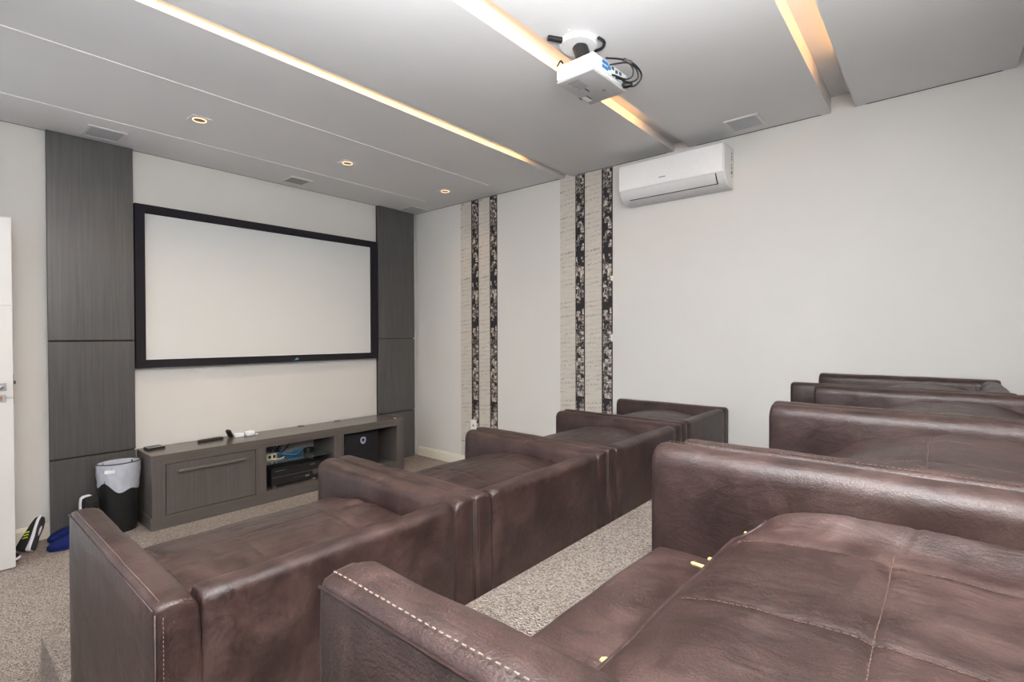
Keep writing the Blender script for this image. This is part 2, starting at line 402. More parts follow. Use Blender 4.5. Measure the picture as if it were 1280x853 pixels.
# ---------------------------------------------------------------- TV stand
x0, x1, yf, yb, zt = -2.714, -.510, -.43, -.055, .536
t = thing('tv_stand', 'long low grey-brown wood media stand under the projection screen', 'media unit', (0, 0, 0))
fr = .084
bm = bmesh.new(); prism(bm, [(x0, zt), (x1, zt), (x1 - fr, zt - fr * .85), (x0 + fr, zt - fr * .85)], 1, yf, yb); obj('top_board', bm, 'wood_top', t)
zi = zt - fr * .85
bm = bmesh.new(); prism(bm, [(x0, 0), (x0, zt - .0008), (x0 + fr, zi - .0008), (x0 + fr, 0)], 1, yf, yb)
s = obj('side_board', bm, 'wood_s', t)
obj('plinth', B(x0 - .008, x0 - .0002, yf + .004, yb, 0, .095, bev=.002, seg=1), 'wood_h', s)
bm = bmesh.new(); prism(bm, [(x1, 0), (x1, zt - .0008), (x1 - fr, zi - .0008), (x1 - fr, 0)], 1, yf, yb); obj('side_board', bm, 'wood_s', t)
obj('bottom_board', B(x0 + fr, x1 - fr, yf, yb, 0, .094), 'wood_h', t)
obj('divider', B(-1.998, -1.915, yf, yb, .0942, zi - .0004), 'wood_s', t)
obj('divider', B(-1.298, -1.200, yf, yb, .0942, zi - .0004), 'wood_s', t)
obj('back_board', B(-1.2, x1 - fr, yb - .012, yb - .001, .0942, zi - .0004), 'wood_h', t)
# drop front with mitred veneer
bm = bmesh.new(); a, b, c, d_ = -2.626, -2.002, .098, zi - .004; g = .0007; mx = .24
pl, pr, zc = a + mx, b - mx, (c + d_) / 2
for pts in (((a + g, c), (b - g, c), (pr, zc - g), (pl, zc - g)), ((a + g, d_), (pl, zc + g), (pr, zc + g), (b - g, d_)), ((a, c + g), (pl - g, zc), (a, d_ - g)), ((b, c + g), (b, d_ - g), (pr + g, zc))):
    prism(bm, pts, 1, yf + .001, yf + .02)
box(bm, a, b, yf + .003, yf + .022, c, d_)
dr = obj('drop_front', bm, 'wood_s', t)
obj('handle', B(-2.555, -2.075, yf - .022, yf + .002, .388, .412, bev=.009, seg=3), 'wood_h', dr, .6)
for xc in (-1.44, -1.06): obj('cable_grommet', disc(bmesh.new(), xc, -.085, zt, zt + .004, .03, 20), 'dgrey', t)
obj('paper_label', B(-.60, -.575, yf + .03, yf + .05, zt, zt + .001), 'label', t)

# glass shelf, receiver and cables inside the middle bay
t = tag(obj('glass_shelf', B(-1.912, -1.301, -.40, -.08, .305, .311), 'glass'), 'clear glass shelf in the open middle bay of the media stand', 'shelf')
t = thing('av_receiver', 'black hi-fi receiver with silver feet in the middle bay of the stand', 'receiver', (-1.635, -.235, .0945))
obj('body', B(-.215, .215, -.13, .13, .016, .16, bev=.004), 'black', t)
fp = obj('front_panel', B(-.217, .217, -.145, -.1302, .014, .163, bev=.003), 'black', t)
bm = bmesh.new(); box(bm, -.19, -.10, -.1462, -.145, .138, .1405); box(bm, .13, .175, -.1462, -.145, .138, .142); box(bm, -.21, .21, -.1458, -.145, .087, .0885)
obj('trim_line', bm, 'grey', fp)
bm = bmesh.new()
for k in range(6): box(bm, -.02 + k * .024, -.008 + k * .024, -.1465, -.145, .05, .058)
obj('button_row', bm, 'dgrey', fp)
bm = bmesh.new(); tube(bm, [(.17, -.145, .07), (.17, -.16, .07)], .022, 20); obj('volume_knob', bm, 'dgrey', fp, .6)
obj('badge', B(.08, .12, -.1463, -.145, .044, .056), 'grey', fp)
for sx in (-.18, .18):
    for sy in (-.11, .1):
        bm = bmesh.new(); disc(bm, sx, sy, 0, .016, .018, 16); obj('foot', bm, 'chrome', t, .6)
t = thing('power_adapter', 'cream wall-socket power block on the glass shelf of the stand', 'power adapter', (-1.80, -.24, .3112))
obj('body', B(-.045, .045, -.03, .03, 0, .055, bev=.004), 'beige', t)
bm = bmesh.new(); box(bm, -.028, -.004, -.0315, -.03, .015, .042); box(bm, .012, .034, -.0315, -.03, .015, .042); obj('socket_hole', bm, 'black', t)
bm = bmesh.new(); tube(bm, spline([(-.02, -.03, .012), (.02, -.05, .006), (.08, -.045, .006), (.11, -.03, .01)]), .005); obj('lead', bm, 'beige', t, 3)
bm = bmesh.new()
tube(bm, spline([(-1.72, -.20, .36), (-1.64, -.24, .335), (-1.58, -.22, .345), (-1.52, -.2, .35), (-1.47, -.17, .352)]), .006)
tube(bm, spline([(-1.70, -.23, .345), (-1.62, -.26, .325), (-1.54, -.24, .33), (-1.50, -.2, .36)]), .006)
tag(obj('network_cable', bm, 'blue', None, 3), 'bright blue network cable looped on the glass shelf', 'cable')
random.seed(3); bm = bmesh.new()
for k in range(7):
    px = -1.895 + .03 * k
    tube(bm, spline([(px, -.10, .42), (px + .06, -.12 - .01 * (k % 3), .335 + .01 * (k % 2)), (px + .12, -.11, .36 + .025 * (k % 3)), (px + .17, -.09, .42)]), .0045, 6)
tag(obj('cable_bundle', bm, 'black', None, 3), 'tangle of thin black cables above the receiver on the glass shelf', 'cable')
bm = bmesh.new()
for k in range(5): tube(bm, [( -1.44 + .045 * math.cos(q), -.23 + .035 * math.sin(q), .318 + .008 * k) for q in (2 * PI * i / 20 for i in range(21))], .0045, 6)
tag(obj('coiled_cable', bm, 'black', None, 3), 'black coiled cable at the right end of the glass shelf', 'cable')
# subwoofer
t = thing('subwoofer', 'black cube subwoofer with a pale round emblem in the right bay of the stand', 'speaker', (-.965, -.235, .0945))
obj('cabinet', B(-.195, .195, -.12, .165, .008, .345, bev=.004), 'black_s', t)
g = obj('front_grille', B(-.188, .188, -.132, -.1202, .016, .338, bev=.005), 'soft_black', t)
def shield(s, y0, y1):
    pts = [(s * math.sin(a) * (.027 if math.cos(a) > 0 else .027), s * (.034 * math.cos(a) if math.cos(a) < 0 else .026 * math.cos(a) ** .6)) for a in (2 * PI * k / 28 for k in range(28))]
    return prism(bmesh.new(), [(.012 + p, .272 + z) for p, z in pts], 1, y0, y1)
em = obj('emblem', shield(1.15, -.134, -.132), 'emblem_rim', g); obj('emblem_core', shield(.58, -.1348, -.134), 'emblem_core', em)
for sx in (-.16, .16):
    for sy in (-.09, .13): obj('foot', B(sx - .015, sx + .015, sy - .015, sy + .015, 0, .008), 'dgrey', t)

# things lying on the stand
t = thing('keypad_phone', 'grey flat handset with a dark edge on the left end of the stand', 'phone', (-2.625, -.15, zt), rot=(0, 0, .1))
obj('body', B(-.058, .058, -.045, .045, 0, .017, bev=.005), 'black', t)
fc = obj('face_plate', B(-.054, .054, -.041, .041, .0172, .020, bev=.001, seg=1), 'grey', t)
for i in range(4):
    for j in range(3): obj('key', B(-.036 + i * .02, -.022 + i * .02, -.03 + j * .022, -.014 + j * .022, .0202, .0215), 'dgrey', fc)
t = thing('remote_control', 'slim dark remote control lying across the stand beside the white chargers', 'remote', (-2.24, -.16, zt), rot=(0, 0, .12))
obj('body', B(-.095, .095, -.023, .023, 0, .020, bev=.009, seg=3), 'black', t, .7)
obj('face_plate', B(-.08, .08, -.017, .017, .0202, .0215), 'dgrey', t)
t = thing('remote_control', 'small black remote standing tilted against the white charger', 'remote', (-2.075, -.14, zt), rot=(.1, -.62, .5))
obj('body', B(-.012, .012, -.02, .02, .006, .085, bev=.006), 'black', t, .7)
t = thing('charger_plug', 'white block charger lying left of the round-edged one on the stand', 'charger', (-2.025, -.165, zt), rot=(0, 0, -.2))
obj('body', B(-.035, .035, -.024, .024, 0, .032, bev=.006), 'label', t); obj('prong', B(.035, .05, -.008, -.004, .012, .02), 'chrome', t)
t = thing('charger_plug', 'white round-edged charger, rightmost small item of its cluster on the stand', 'charger', (-1.945, -.185, zt), rot=(0, 0, .25))
obj('body', B(-.034, .034, -.028, .028, 0, .042, bev=.011, seg=3), 'label', t, .7); obj('lead', tube(bmesh.new(), spline([(.03, 0, .012), (.06, -.02, .006), (.075, .01, .005)]), .004), 'label', t, 3)

# ---------------------------------------------------------------- waste bin
t = thing('waste_bin', 'oval black waste bin lined with a clear bag beside the media stand', 'bin', (-2.855, -.205, 0))
sx, sy = 1.0, .80
bm = lathe(bmesh.new(), [(0.0, .004), (.098, .004), (.102, 0), (.104, .004), (.122, .40), (.127, .478), (.130, .482), (.127, .486), (.121, .48), (.100, .012), (0.0, .01)], 40, sx, sy)
obj('bin_body', bm, 'black', t, .9)
def bag_rings(inner):
    rings = []
    for j in range(11):
        q = j / 10; ring = []
        for k in range(64):
            a = 2 * PI * k / 64
            low = .335 + .03 * math.sin(a * 2 + .6) + .018 * math.sin(a * 5 + 1) - .02 * math.cos(a - 4.4)
            z = .492 + (low - .492) * q if not inner else .492 - .12 * q
            r = .1295 - .010 * q + .006 * noise.noise(Vector((math.cos(a) * 3, math.sin(a) * 3, z * 22))) + .003 if not inner else .119 - .012 * q + .008 * noise.noise(Vector((math.cos(a) * 4, math.sin(a) * 4, z * 25)))
            if j == 0: r = .131 if not inner else .120
            ring.append((sx * r * math.cos(a), sy * r * math.sin(a), z))
        rings.append(ring)
    return rings
bg1 = obj('bin_liner', loft(bmesh.new(), bag_rings(False), True, False), 'bag', t, 3); bg1['label'] = 'clear bluish plastic bag folded over the rim'
obj('liner_inside', loft(bmesh.new(), bag_rings(True), True, False), 'bag', bg1, 3)
bm = bmesh.new(); rr = .137
prism(bm, [(sx * rr * math.cos(a), sy * rr * math.sin(a)) for a in (3.95, 4.1, 4.25, 4.4)] + [(sx * (rr + .0012) * math.cos(a), sy * (rr + .0012) * math.sin(a)) for a in (4.4, 4.25, 4.1, 3.95)], 2, .435, .458)
obj('sticker', bm, 'label', bg1)
bm = bmesh.new(); tube(bm, [(sx * .127 * math.cos(a), sy * .127 * math.sin(a), .492) for a in (2 * PI * k / 40 for k in range(41))], .005, 8)
obj('rim', bm, 'dgrey', t, 3)

# ---------------------------------------------------------------- shoes
def shoe_loft(L, sections, n=20):
    """sections: (t along length, half width, bottom z, top z)"""
    rings = []
    for (q, hw, zb, zt_) in sections:
        rings.append([(hw * math.copysign(abs(math.cos(a)) ** .75, math.cos(a)), q * L, (zb + zt_) / 2 + (zt_ - zb) / 2 * math.copysign(abs(math.sin(a)) ** .8, math.sin(a))) for a in (2 * PI * k / n for k in range(n))])
    return loft(bmesh.new(), rings)
def sneaker(label, loc, rot, group=None):
    t = thing('sneaker', label, 'shoe', loc, group, rot); L = .28
    obj('upper', shoe_loft(L, [(.0, .028, .05, .10), (.03, .037, .03, .125), (.12, .042, .03, .13), (.28, .043, .03, .12), (.42, .044, .03, .105), (.6, .048, .03, .085), (.78, .048, .03, .068), (.92, .038, .03, .055), (.99, .015, .032, .045)]), 'soft_black', t, 3)
    obj('midsole', shoe_loft(L, [(-.02, .022, .012, .05), (.02, .037, .008, .055), (.15, .042, .008, .045), (.4, .043, .008, .038), (.65, .050, .008, .036), (.85, .047, .010, .036), (.97, .030, .014, .038), (1.02, .010, .02, .034)]), 'sole', t, 3)
    s = obj('outsole', shoe_loft(L, [(0.0, .020, .004, .012), (.03, .031, 0, .012), (.15, .034, 0, .012), (.4, .030, .002, .012), (.65, .042, 0, .012), (.85, .039, .002, .012), (.97, .022, .006, .015)]), 'outsole', t, 3)
    obj('sole_inset', shoe_loft(L, [(.42, .004, -.002, .003), (.5, .012, -.002, .003), (.62, .014, -.002, .003), (.7, .004, -.002, .003)]), 'sole', s, 3)
    for k in range(3):
        for sgn in (-1, 1): obj('accent_stripe', tube(bmesh.new(), spline([(sgn * .046, L * (.36 + .08 * k), .05), (sgn * .044, L * (.34 + .08 * k), .075), (sgn * .024, L * (.30 + .08 * k), .112 - .012 * k)], 4), .0045, 6), 'neon', t, 3)
    return t
def frame_rot(ylocal, zlocal):
    y = Vector(ylocal).normalized(); z = Vector(zlocal); z = (z - y * z.dot(y)).normalized(); x = y.cross(z)
    return Matrix((x, y, z)).transposed().to_euler()
sneaker('black sneaker with thick white sole tipped up on its heel beside the white door', (-3.312, -.275, .022), frame_rot((.30, .40, .84), (-.78, .62, 0))).scale = (.76,) * 3
sneaker('dark sneaker almost hidden behind the edge of the white door', (-3.665, -.36, 0.002), (0, 0, math.radians(-90)))
sneaker('black sneaker with neon stripe propped heel-up between bin and armchair', (-3.05, -.19, .29), frame_rot((.04, .0, -1), (.30, -.95, .05)))
def slipper(label, loc, rz):
    t = thing('slipper', label, 'slipper', loc, rot=(0, 0, rz)); L = .27
    obj('sole', shoe_loft(L, [(0, .02, 0, .02), (.04, .036, 0, .022), (.3, .038, 0, .022), (.7, .045, 0, .022), (.95, .03, 0, .022), (1.0, .012, .004, .018)]), 'navy', t, 3)
    obj('plush_upper', shoe_loft(L, [(.3, .034, .02, .06), (.38, .044, .012, .088), (.6, .05, .01, .085), (.8, .048, .008, .07), (.95, .036, .006, .05), (1.02, .012, .012, .032)]), 'navy', t, 3)
    obj('heel_collar', tube(bmesh.new(), spline([(-.038, .1, .035), (-.036, .03, .04), (0, .005, .042), (.036, .03, .04), (.038, .1, .035)]), .014), 'navy', t, 3)
slipper('navy plush slipper at the foot of the left wood panel, nearer the wall', (-2.955, -.125, 0), math.radians(92))
slipper('navy plush slipper in front of its pair, nearer the armchairs', (-2.985, -.36, 0), math.radians(80))

# ---------------------------------------------------------------- leather chaise armchairs
AW, AH = .083, .62                            # arm width, height
def nz(p, s, amp, seed=0):
    return amp * noise.noise(Vector((p[0] * s + seed * 3.1, p[1] * s - seed * 1.7, p[2] * s + seed)))
def arm_bm(depth, right, seed):
    r = .038; prof = [(0, .0), (0, .15), (0, .30), (0, .45), (0, .55), (0, AH - .012), (.004, AH - .003), (.02, AH + .001), (AW - r - .008, AH + .002)]
    prof += [(AW - r + r * math.sin(a), AH - r + r * math.cos(a)) for a in (PI / 2 * k / 7 for k in range(8))]
    prof += [(AW, AH - r - .05 * k) for k in range(1, 10)] + [(AW, 0)]
    ny = 34; rings = []
    for j in range(ny + 1):
        q = j / ny; y = -depth * q; ins = 0
        if j in (0, ny): ins = .010
        if j in (1, ny - 1): y = -.004 if j == 1 else -depth + .004; ins = .003
        if j in (2, ny - 2): y = -.014 if j == 2 else -depth + .014; ins = 0
        ring = []
        for (px, pz) in prof:
            cx = AW / 2; x = px + (ins if px < cx else -ins); z = pz - (ins if pz > AH - r else 0)
            bulge = .004 * math.sin(PI * min(1, max(0, pz / AH))) * (1 if px > cx else -.6)
            dn = nz((px * 2, y, pz), 7, .0035, seed) + nz((px, y, pz), 20, .0012, seed)
            if 0 < j < ny and pz > .02: x += bulge + dn * (1 if px > cx else -.5); z += dn * .6 if pz > AH - r else 0
            ring.append((-x if right else x, y, z))
        rings.append(ring)
    return loft(bmesh.new(), rings)
def dashes(bm, pts, L=.0048, gap=.0042, r=.0008):
    """row of stitches along a polyline of points"""
    pts = [Vector(p) for p in pts]; acc = 0; start = None
    seglen = [(b - a).length for a, b in zip(pts, pts[1:])]; tot = sum(seglen)
    def at(s):
        for a, b, l in zip(pts, pts[1:], seglen):
            if s <= l or b is pts[-1]: return a.lerp(b, min(1, s / l if l else 0))
            s -= l
    s = gap
    while s + L < tot:
        tube(bm, [at(s), at(s + L)], r, 5); s += L + gap
def make_chaise(label, loc, depth, W, pad_front, edge, rise, row, seed, detail=False, tilt=0):
    t = thing('chaise_armchair', label, 'armchair', loc, 'leather chaise armchairs of the ' + row)
    IN = W - 2 * AW; bt = .082
    for right in (False, True):
        a = obj('armrest', arm_bm(depth, right, seed + (5 if right else 0)), 'leather', t, 1.0, (W if right else 0, 0, 0))
        s = -1 if right else 1
        bm = bmesh.new()
        dashes(bm, [(s * .013, -.01 - depth * k / 20 * .975, AH + .0025 + nz((.04, -depth * k / 20, AH), 7, .002, seed)) for k in range(21)])
        dashes(bm, [(s * .0145, -depth - .0012, AH - .02 - k * .03) for k in range(19)])
        dashes(bm, [(s * (.013 + .06 * k / 8), -depth + .004, AH - .0025 - .01 * (k / 8) ** 4) for k in range(9)])
        o_ = obj('stitching', bm, 'stitch' if detail and not right else 'stitch_d', a); o_['kind'] = 'stuff'
        bm = bmesh.new(); tube(bm, [(s * -.0005, -.008, AH - .010), (s * -.0005, -depth + .008, AH - .010)], .0017, 6)
        tube(bm, [(s * .0015, -depth + .0015, AH - .014), (s * .0015, -depth + .0015, .02)], .0018, 6)
        obj('piping', bm, 'leather', a, 3)
    # backrest between the arms
    rings = []; nx = 26; r = .035
    prof = [(-depth, 0), (-depth, .2), (-depth, .4), (-depth, .5)] + [(-depth + .028 - .028 * math.cos(a), AH - .032 + .028 * math.sin(a)) for a in (PI / 2 * k / 6 for k in range(7))]
    prof += [(-depth + bt - r + r * math.sin(a), AH - .004 - r + r * math.cos(a)) for a in (PI / 2 * k / 6 for k in range(7))] + [(-depth + bt, .45), (-depth + bt, .3), (-depth + bt, 0)]
    for j in range(nx + 1):
        q = j / nx; ins = .006 if j in (0, nx) else (.001 if j in (1, nx - 1) else 0); ring = []
        x = AW + .0015 + (IN - .003) * (q if 1 < j < nx - 1 else (0 if j == 0 else (1 if j == nx else (.007 if j == 1 else .993))))
        for (py, pz) in prof:
            outer = -1 if py < -depth + bt / 2 else 1
            dn = nz((x, py, pz), 6, .004, seed + 9) + nz((x, py, pz), 17, .0015, seed)
            y = py - outer * ins + (outer * (abs(dn) * .8) if 0 < j < nx and outer > 0 else 0) + (dn * .4 if outer < 0 and pz < .5 else 0)
            ring.append((x, y, pz - ins * (1 if pz > .5 else 0) + (dn * .8 if pz > .58 else 0)))
        rings.append(ring)
    obj('backrest', loft(bmesh.new(), rings), 'leather', t, 1.0)
    # seat base
    z_b = .405; nx, ny = 36, 26; rings = []
    def base_z(x, y):
        u = (x - W / 2) / (IN / 2)
        edge_f = min(1, max(0, -y / .035)); edge_f = math.sqrt(max(0, 1 - (1 - edge_f) ** 2))
        groove = .004 * math.exp(-((x - W + .225) / .006) ** 2) * (1 if y < -.03 else 0)
        return z_b - .035 + .035 * edge_f - groove + nz((x, y, 0), 9, .004, seed) + .006 * (1 - u * u)
    bm = bmesh.new(); grid = []
    ys = [0, -.002, -.006, -.012, -.022, -.035] + [-.035 - (depth - bt - .04) * k / ny for k in range(1, ny + 1)]
    xs = [AW + .002 + (IN - .004) * i / nx for i in range(nx + 1)]
    front = [[(x, .0 + nz((x, 0, z), 8, .003, seed), z) for x in xs] for z in (.0, .15, .28, .34)]
    rows = front + [[(x, y + nz((x, 0, .36), 8, .003, seed) * max(0, 1 + y / .035), base_z(x, y)) for x in xs] for y in ys] + [[(x, ys[-1] - .0005, 0) for x in xs]]
    loft(bm, rows, False, False)
    for f in ([r_[0] for r_ in rows], [r_[-1] for r_ in rows]):
        bm.faces.new([bm.verts.new(p) for p in f])
    bmesh.ops.recalc_face_normals(bm, faces=bm.faces[:])
    b = obj('seat_base', bm, 'leather', t, 1.2)
    # loose pad, domed, with sewn seams
    back = row == 'back row'; flat = rise < .06
    P0, P1 = -pad_front, -(depth - bt - .004); L = P0 - P1
    nx, ny = (110, 100) if detail else (70, 60)
    px0, px1 = AW + .004, W - AW - .004
    seams_x = [W / 2 - .30, W / 2 - (.018 if flat else .095), W / 2 + (.234 if flat else .19)]; seam_v = .435 if back else .475
    def pad(x, v):
        u = (x - W / 2) / ((px1 - px0) / 2)
        side = max(0, (abs(u) - .80) / .20)
        e = edge + (.030 * side ** 1.5 if back else .012 * side)
        if flat: S = (1 - math.exp(-v / .10)) * (1 - .5 * max(0, v - .45) ** 1.5)
        else: S = math.sin(PI * min(1, v * .86 + .005)) ** (.8 if back else .62) if v > 0 else 0
        z = e + (edge + rise - e if not flat else rise) * S * (1 - .06 * u * u) - (.004 if flat else .014) * max(0, (abs(u) - .93) / .07) ** 2 * min(1, v * 3) * (1 if v > 0 else 0)
        z += (.0 if v < .03 else (.6 if flat else 1)) * (nz((x * .5, v * 1.6, 0), 5, .005, seed) + nz((x * .6, v * 3, 1), 9, .002, seed + 2) + nz((x * 3, v * 1.2, 3), 12, .0014, seed))
        y = P0 - L * v - (.045 * side * (1 - v) if row == 'back row' else 0) + nz((x, 0, 0), 6, .006, seed) * (1 - v)
        for sx_ in seams_x: z -= .0035 * math.exp(-((x - sx_ - (0 if flat else .05) * (.45 - v)) / .007) ** 2) * min(1, v * 8)
        z -= .0035 * math.exp(-((v - seam_v) * L / .007) ** 2)
        # smooth round-over at the front hem
        return x, y, z
    vs = [0, .004, .010, .018, .03, .045, .065] + [.065 + .935 * k / ny for k in range(1, ny + 1)]
    xs = [px0 + (px1 - px0) * i / nx for i in range(nx + 1)]
    rows = [[pad(x, v) for x in xs] for v in vs]
    hem = rows[0]
    under = [[(x, y - .004, z - .010) for x, y, z in hem], [(x, y - .012, max(z_b + .008, z - .045)) for x, y, z in hem]]
    tail = [[(x, y, z_b + .01) for x, y, z in rows[-1]]]
    allrows = under[::-1] + rows + tail
    bm = loft(bmesh.new(), allrows, False, False)
    for i in (0, -1):
        col_ = [r_[i] for r_ in allrows]
        low = [(p[0], p[1], z_b + .006) for p in col_]
        loft(bm, [col_, low], False, False)
    p = obj('seat_pad', bm, 'leather', t, 3)
    bm = bmesh.new(); tube(bm, [(x, y + .002, z - .003) for x, y, z in hem[1:-1:2]], .0042, 6); obj('piping', bm, 'leather', p, 3)
    bm = bmesh.new()
    for sx_ in seams_x:
        pts = []
        for k in range(2, 60):
            v = k / 60; xx = sx_ + (0 if flat else .05) * (.45 - v); q = pad(xx, v); pts.append((q[0], q[1], q[2] + .0012))
        dashes(bm, pts, .0055, .0028, .00065)
    pts = [(q[0], q[1], q[2] + .0012) for q in (pad(px0 + (px1 - px0) * k / 60, seam_v) for k in range(3, 58))]
    dashes(bm, pts, .0055, .0028, .00065)
    o_ = obj('stitching', bm, 'stitch_d', p); o_['kind'] = 'stuff'
    if detail and row == 'back row':
        for (fx, dy, s) in ((W - AW - .035, .015, .012), (W - AW - .16, .012, .014), (W - AW - .20, .03, .009), (AW + .19, .014, .016)):
            q = min(hem, key=lambda h: abs(h[0] - fx)); bm = bmesh.new()
            tube(bm, spline([(q[0], q[1] - .002, q[2] - .012), (q[0] - s * .3, q[1] + dy * .6, q[2] - .010), (q[0] - s, q[1] + dy, q[2] - .006)], 4), [.004] * 8 + [.0015], 6)
            obj('foam_tuft', bm, 'foam', p, 3)
    return t
# front row, left to right
FW = .868
for k, (x0, yf_, z, lab) in enumerate((
        (-3.49, -2.675, T1, 'brown leather chaise armchair, leftmost of the front row, nearest the bin'),
        (-2.597, -2.675, T1, 'brown leather chaise armchair, second from the left in the front row'),
        (-1.727, -2.675, T1 + .004, 'brown leather chaise armchair, third from the left in the front row'),
        (-.857, -2.675, T1 + .008, 'dark leather chaise armchair at the right wall end of the front row'))):
    make_chaise(lab, (x0, yf_, z), .855, .886 if k == 0 else (.84 if k == 3 else .863), .03, .435, (.105, .128, .14, .15)[k], 'front row', 11 + k, k == 0)
for k, (x0, yf_, lab) in enumerate((
        (-3.52, -4.205, 'large brown leather chaise armchair in the foreground, nearest one of the back row'),
        (-2.645, -4.235, 'brown leather chaise armchair behind the foreground one, second in the back row'),
        (-1.770, -4.225, 'dark brown leather chaise armchair, third in the back row'),
        (-.893, -4.105, 'dark leather chaise armchair at the right wall end of the back row'))):
    make_chaise(lab, (x0, yf_, T2), .83, .868 if k < 3 else .863, .200, .488, (.040, .098, .105, .11)[k], 'back row', 31 + k, k == 0)

# ---------------------------------------------------------------- wallpaper strips on the right wall
def strip(kind, y0, y1, label):
    w_ = y0 - y1; z0 = .106 if y1 > -2.0 else T1 + .002
    o = obj('wallpaper_strip', B(-.0022, -.0004, 0, w_, 0, H - z0 - .001), 'film' if kind else 'text', None, None, (0, y1, z0))
    return tag(o, label, 'wallpaper')
strip(0, -.764, -.924, 'pale printed-text wallpaper strip nearest the screen wall corner')
strip(1, -.926, -1.031, 'black photo-collage wallpaper strip above the white outlet, left strip of the left pair')
strip(0, -1.033, -1.187, 'pale printed-text wallpaper strip between the two left photo-collage strips')
strip(1, -1.189, -1.290, 'black photo-collage wallpaper strip, right edge of the left striped band')
strip(0, -2.058, -2.219, 'pale printed-text wallpaper strip at the left edge of the right striped band')
strip(1, -2.221, -2.318, 'black photo-collage wallpaper strip inside the right striped band')
strip(0, -2.320, -2.484, 'pale printed-text wallpaper strip just left of the last photo-collage strip')
s = strip(1, -2.486, -2.590, 'black photo-collage wallpaper strip nearest the air conditioner')
for zz, hh in ((1.09, .07), (1.60, .05)):
    bm = bmesh.new(); prism(bm, [(-.004, zz), (.022, zz + hh * .2), (.014, zz + hh * .5), (.026, zz + hh * .8), (-.004, zz + hh)], 0, -.0032, -.0023)
    obj('torn_edge', bm, 'torn', s)
t = thing('wall_outlet', 'small white socket plate low on the left photo-collage strip', 'outlet', (0, -.955, .445))
obj('plate', B(-.012, -.0025, -.04, .04, -.06, .06, bev=.003), 'white', t); obj('socket', B(-.0135, -.0121, -.012, .012, -.012, .012), 'grey', t)

# ---------------------------------------------------------------- air conditioner
t = thing('air_conditioner', 'white split air conditioner high on the right wall', 'air conditioner', (0, -3.55, 0))
L = .79
prof = [(-.0005, 2.712), (-.165, 2.712), (-.188, 2.704), (-.198, 2.685), (-.203, 2.60), (-.203, 2.53), (-.195, 2.505), (-.172, 2.468), (-.135, 2.438), (-.09, 2.425), (-.0005, 2.425)]
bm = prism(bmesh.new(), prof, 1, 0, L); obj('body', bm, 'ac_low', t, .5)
fp = [(-.150, 2.7125), (-.168, 2.7155), (-.193, 2.708), (-.2035, 2.686), (-.2085, 2.60), (-.2085, 2.528), (-.202, 2.515), (-.19, 2.51), (-.19, 2.69)]
f = obj('front_panel', prism(bmesh.new(), fp, 1, .001, L - .001), 'white', t, .5)
obj('maker_mark', B(-.2095, -.2085, L * .52, L * .52 + .05, 2.556, 2.563), 'grey', f)
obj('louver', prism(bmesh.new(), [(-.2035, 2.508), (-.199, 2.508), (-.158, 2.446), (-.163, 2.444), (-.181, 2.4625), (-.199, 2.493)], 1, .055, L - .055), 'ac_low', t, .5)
bm = bmesh.new(); prism(bm, [(-.160, 2.4515), (-.1575, 2.4448), (-.1455, 2.4425), (-.150, 2.448)], 1, .050, L - .065)
prism(bm, [(-.204, 2.506), (-.1985, 2.506), (-.158, 2.446), (-.163, 2.4435)], 1, .049, .054)
obj('outlet_slit', bm, 'black', t)
c = obj('end_cap', prism(bmesh.new(), [(p[0] * .985, 2.57 + (p[1] - 2.57) * .985) for p in prof], 1, -.006, 0), 'white', t, .5)
bm = bmesh.new()
for (z, h_, x, w_) in ((2.665, .012, -.045, .014), (2.645, .010, -.045, .010), (2.622, .016, -.047, .008), (2.585, .010, -.049, .012), (2.562, .014, -.049, .016), (2.525, .022, -.052, .022), (2.506, .006, -.038, .012)): box(bm, x, x + w_, -.0068, -.006, z, z + h_)
obj('printed_marks', bm, 'dgrey', c)

# ---------------------------------------------------------------- ceiling projector
t = thing('projector', 'white projector hung from the ceiling with loose black cables', 'projector', (-1.678, -3.413, 2.613), rot=(.013, .021, -.052)); t.scale = (1.07,) * 3
W2, D2, H2 = .135, .10, .039
body = obj('housing', B(-W2, W2, -D2, D2, -H2 + .012, H2, bev=.012, seg=3), 'white', t, .6)
bs = obj('bottom_cover', B(-W2 + .002, W2 - .002, -D2 + .002, D2 - .002, -H2, -H2 + .013, bev=.007, seg=3), 'case_shade', t, .6)
bm = bmesh.new(); box(bm, -.085, .125, -D2 - .0015, -D2, -.020, .028); pp = obj('port_plate', bm, 'pcb', t)
for (xx, zz) in ((-.075, .012), (-.05, .012), (-.075, -.008), (-.05, -.008), (-.03, .002)): obj('video_port', B(xx, xx + .018, -D2 - .006, -D2 - .0014, zz, zz + .011), 'vga', pp)
for (xx, zz) in ((.0, .012), (.03, .008), (.06, .012), (.085, -.01)): obj('socket', B(xx, xx + .016, -D2 - .004, -D2 - .0014, zz, zz + .012), 'dgrey', pp)
bm = bmesh.new()
for k in range(7): box(bm, -.105 + .012 * k, -.098 + .012 * k, .0, .055 - .004 * (k % 3), -H2 - .0008, -H2)
obj('vent_slot', bm, 'grey', bs)
bm = bmesh.new(); box(bm, -.02, .015, .02, .028, -H2 - .0008, -H2); box(bm, .045, .051, -.04, -.025, -H2 - .0008, -H2); box(bm, .04, .08, .055, .061, -H2 - .0008, -H2)
obj('printed_marks', bm, 'dgrey', bs)
obj('recess', B(.045, .095, .063, .088, -H2 - .0012, -H2), 'label', bs)
bm = bmesh.new()
for k in range(4): box(bm, -W2 - .0008, -W2, -.088 + .008 * k, -.084 + .008 * k, -.004, .020)
box(bm, -W2 - .0008, -W2, -.03, .0, .012, .015); obj('side_mark', bm, 'grey', body)
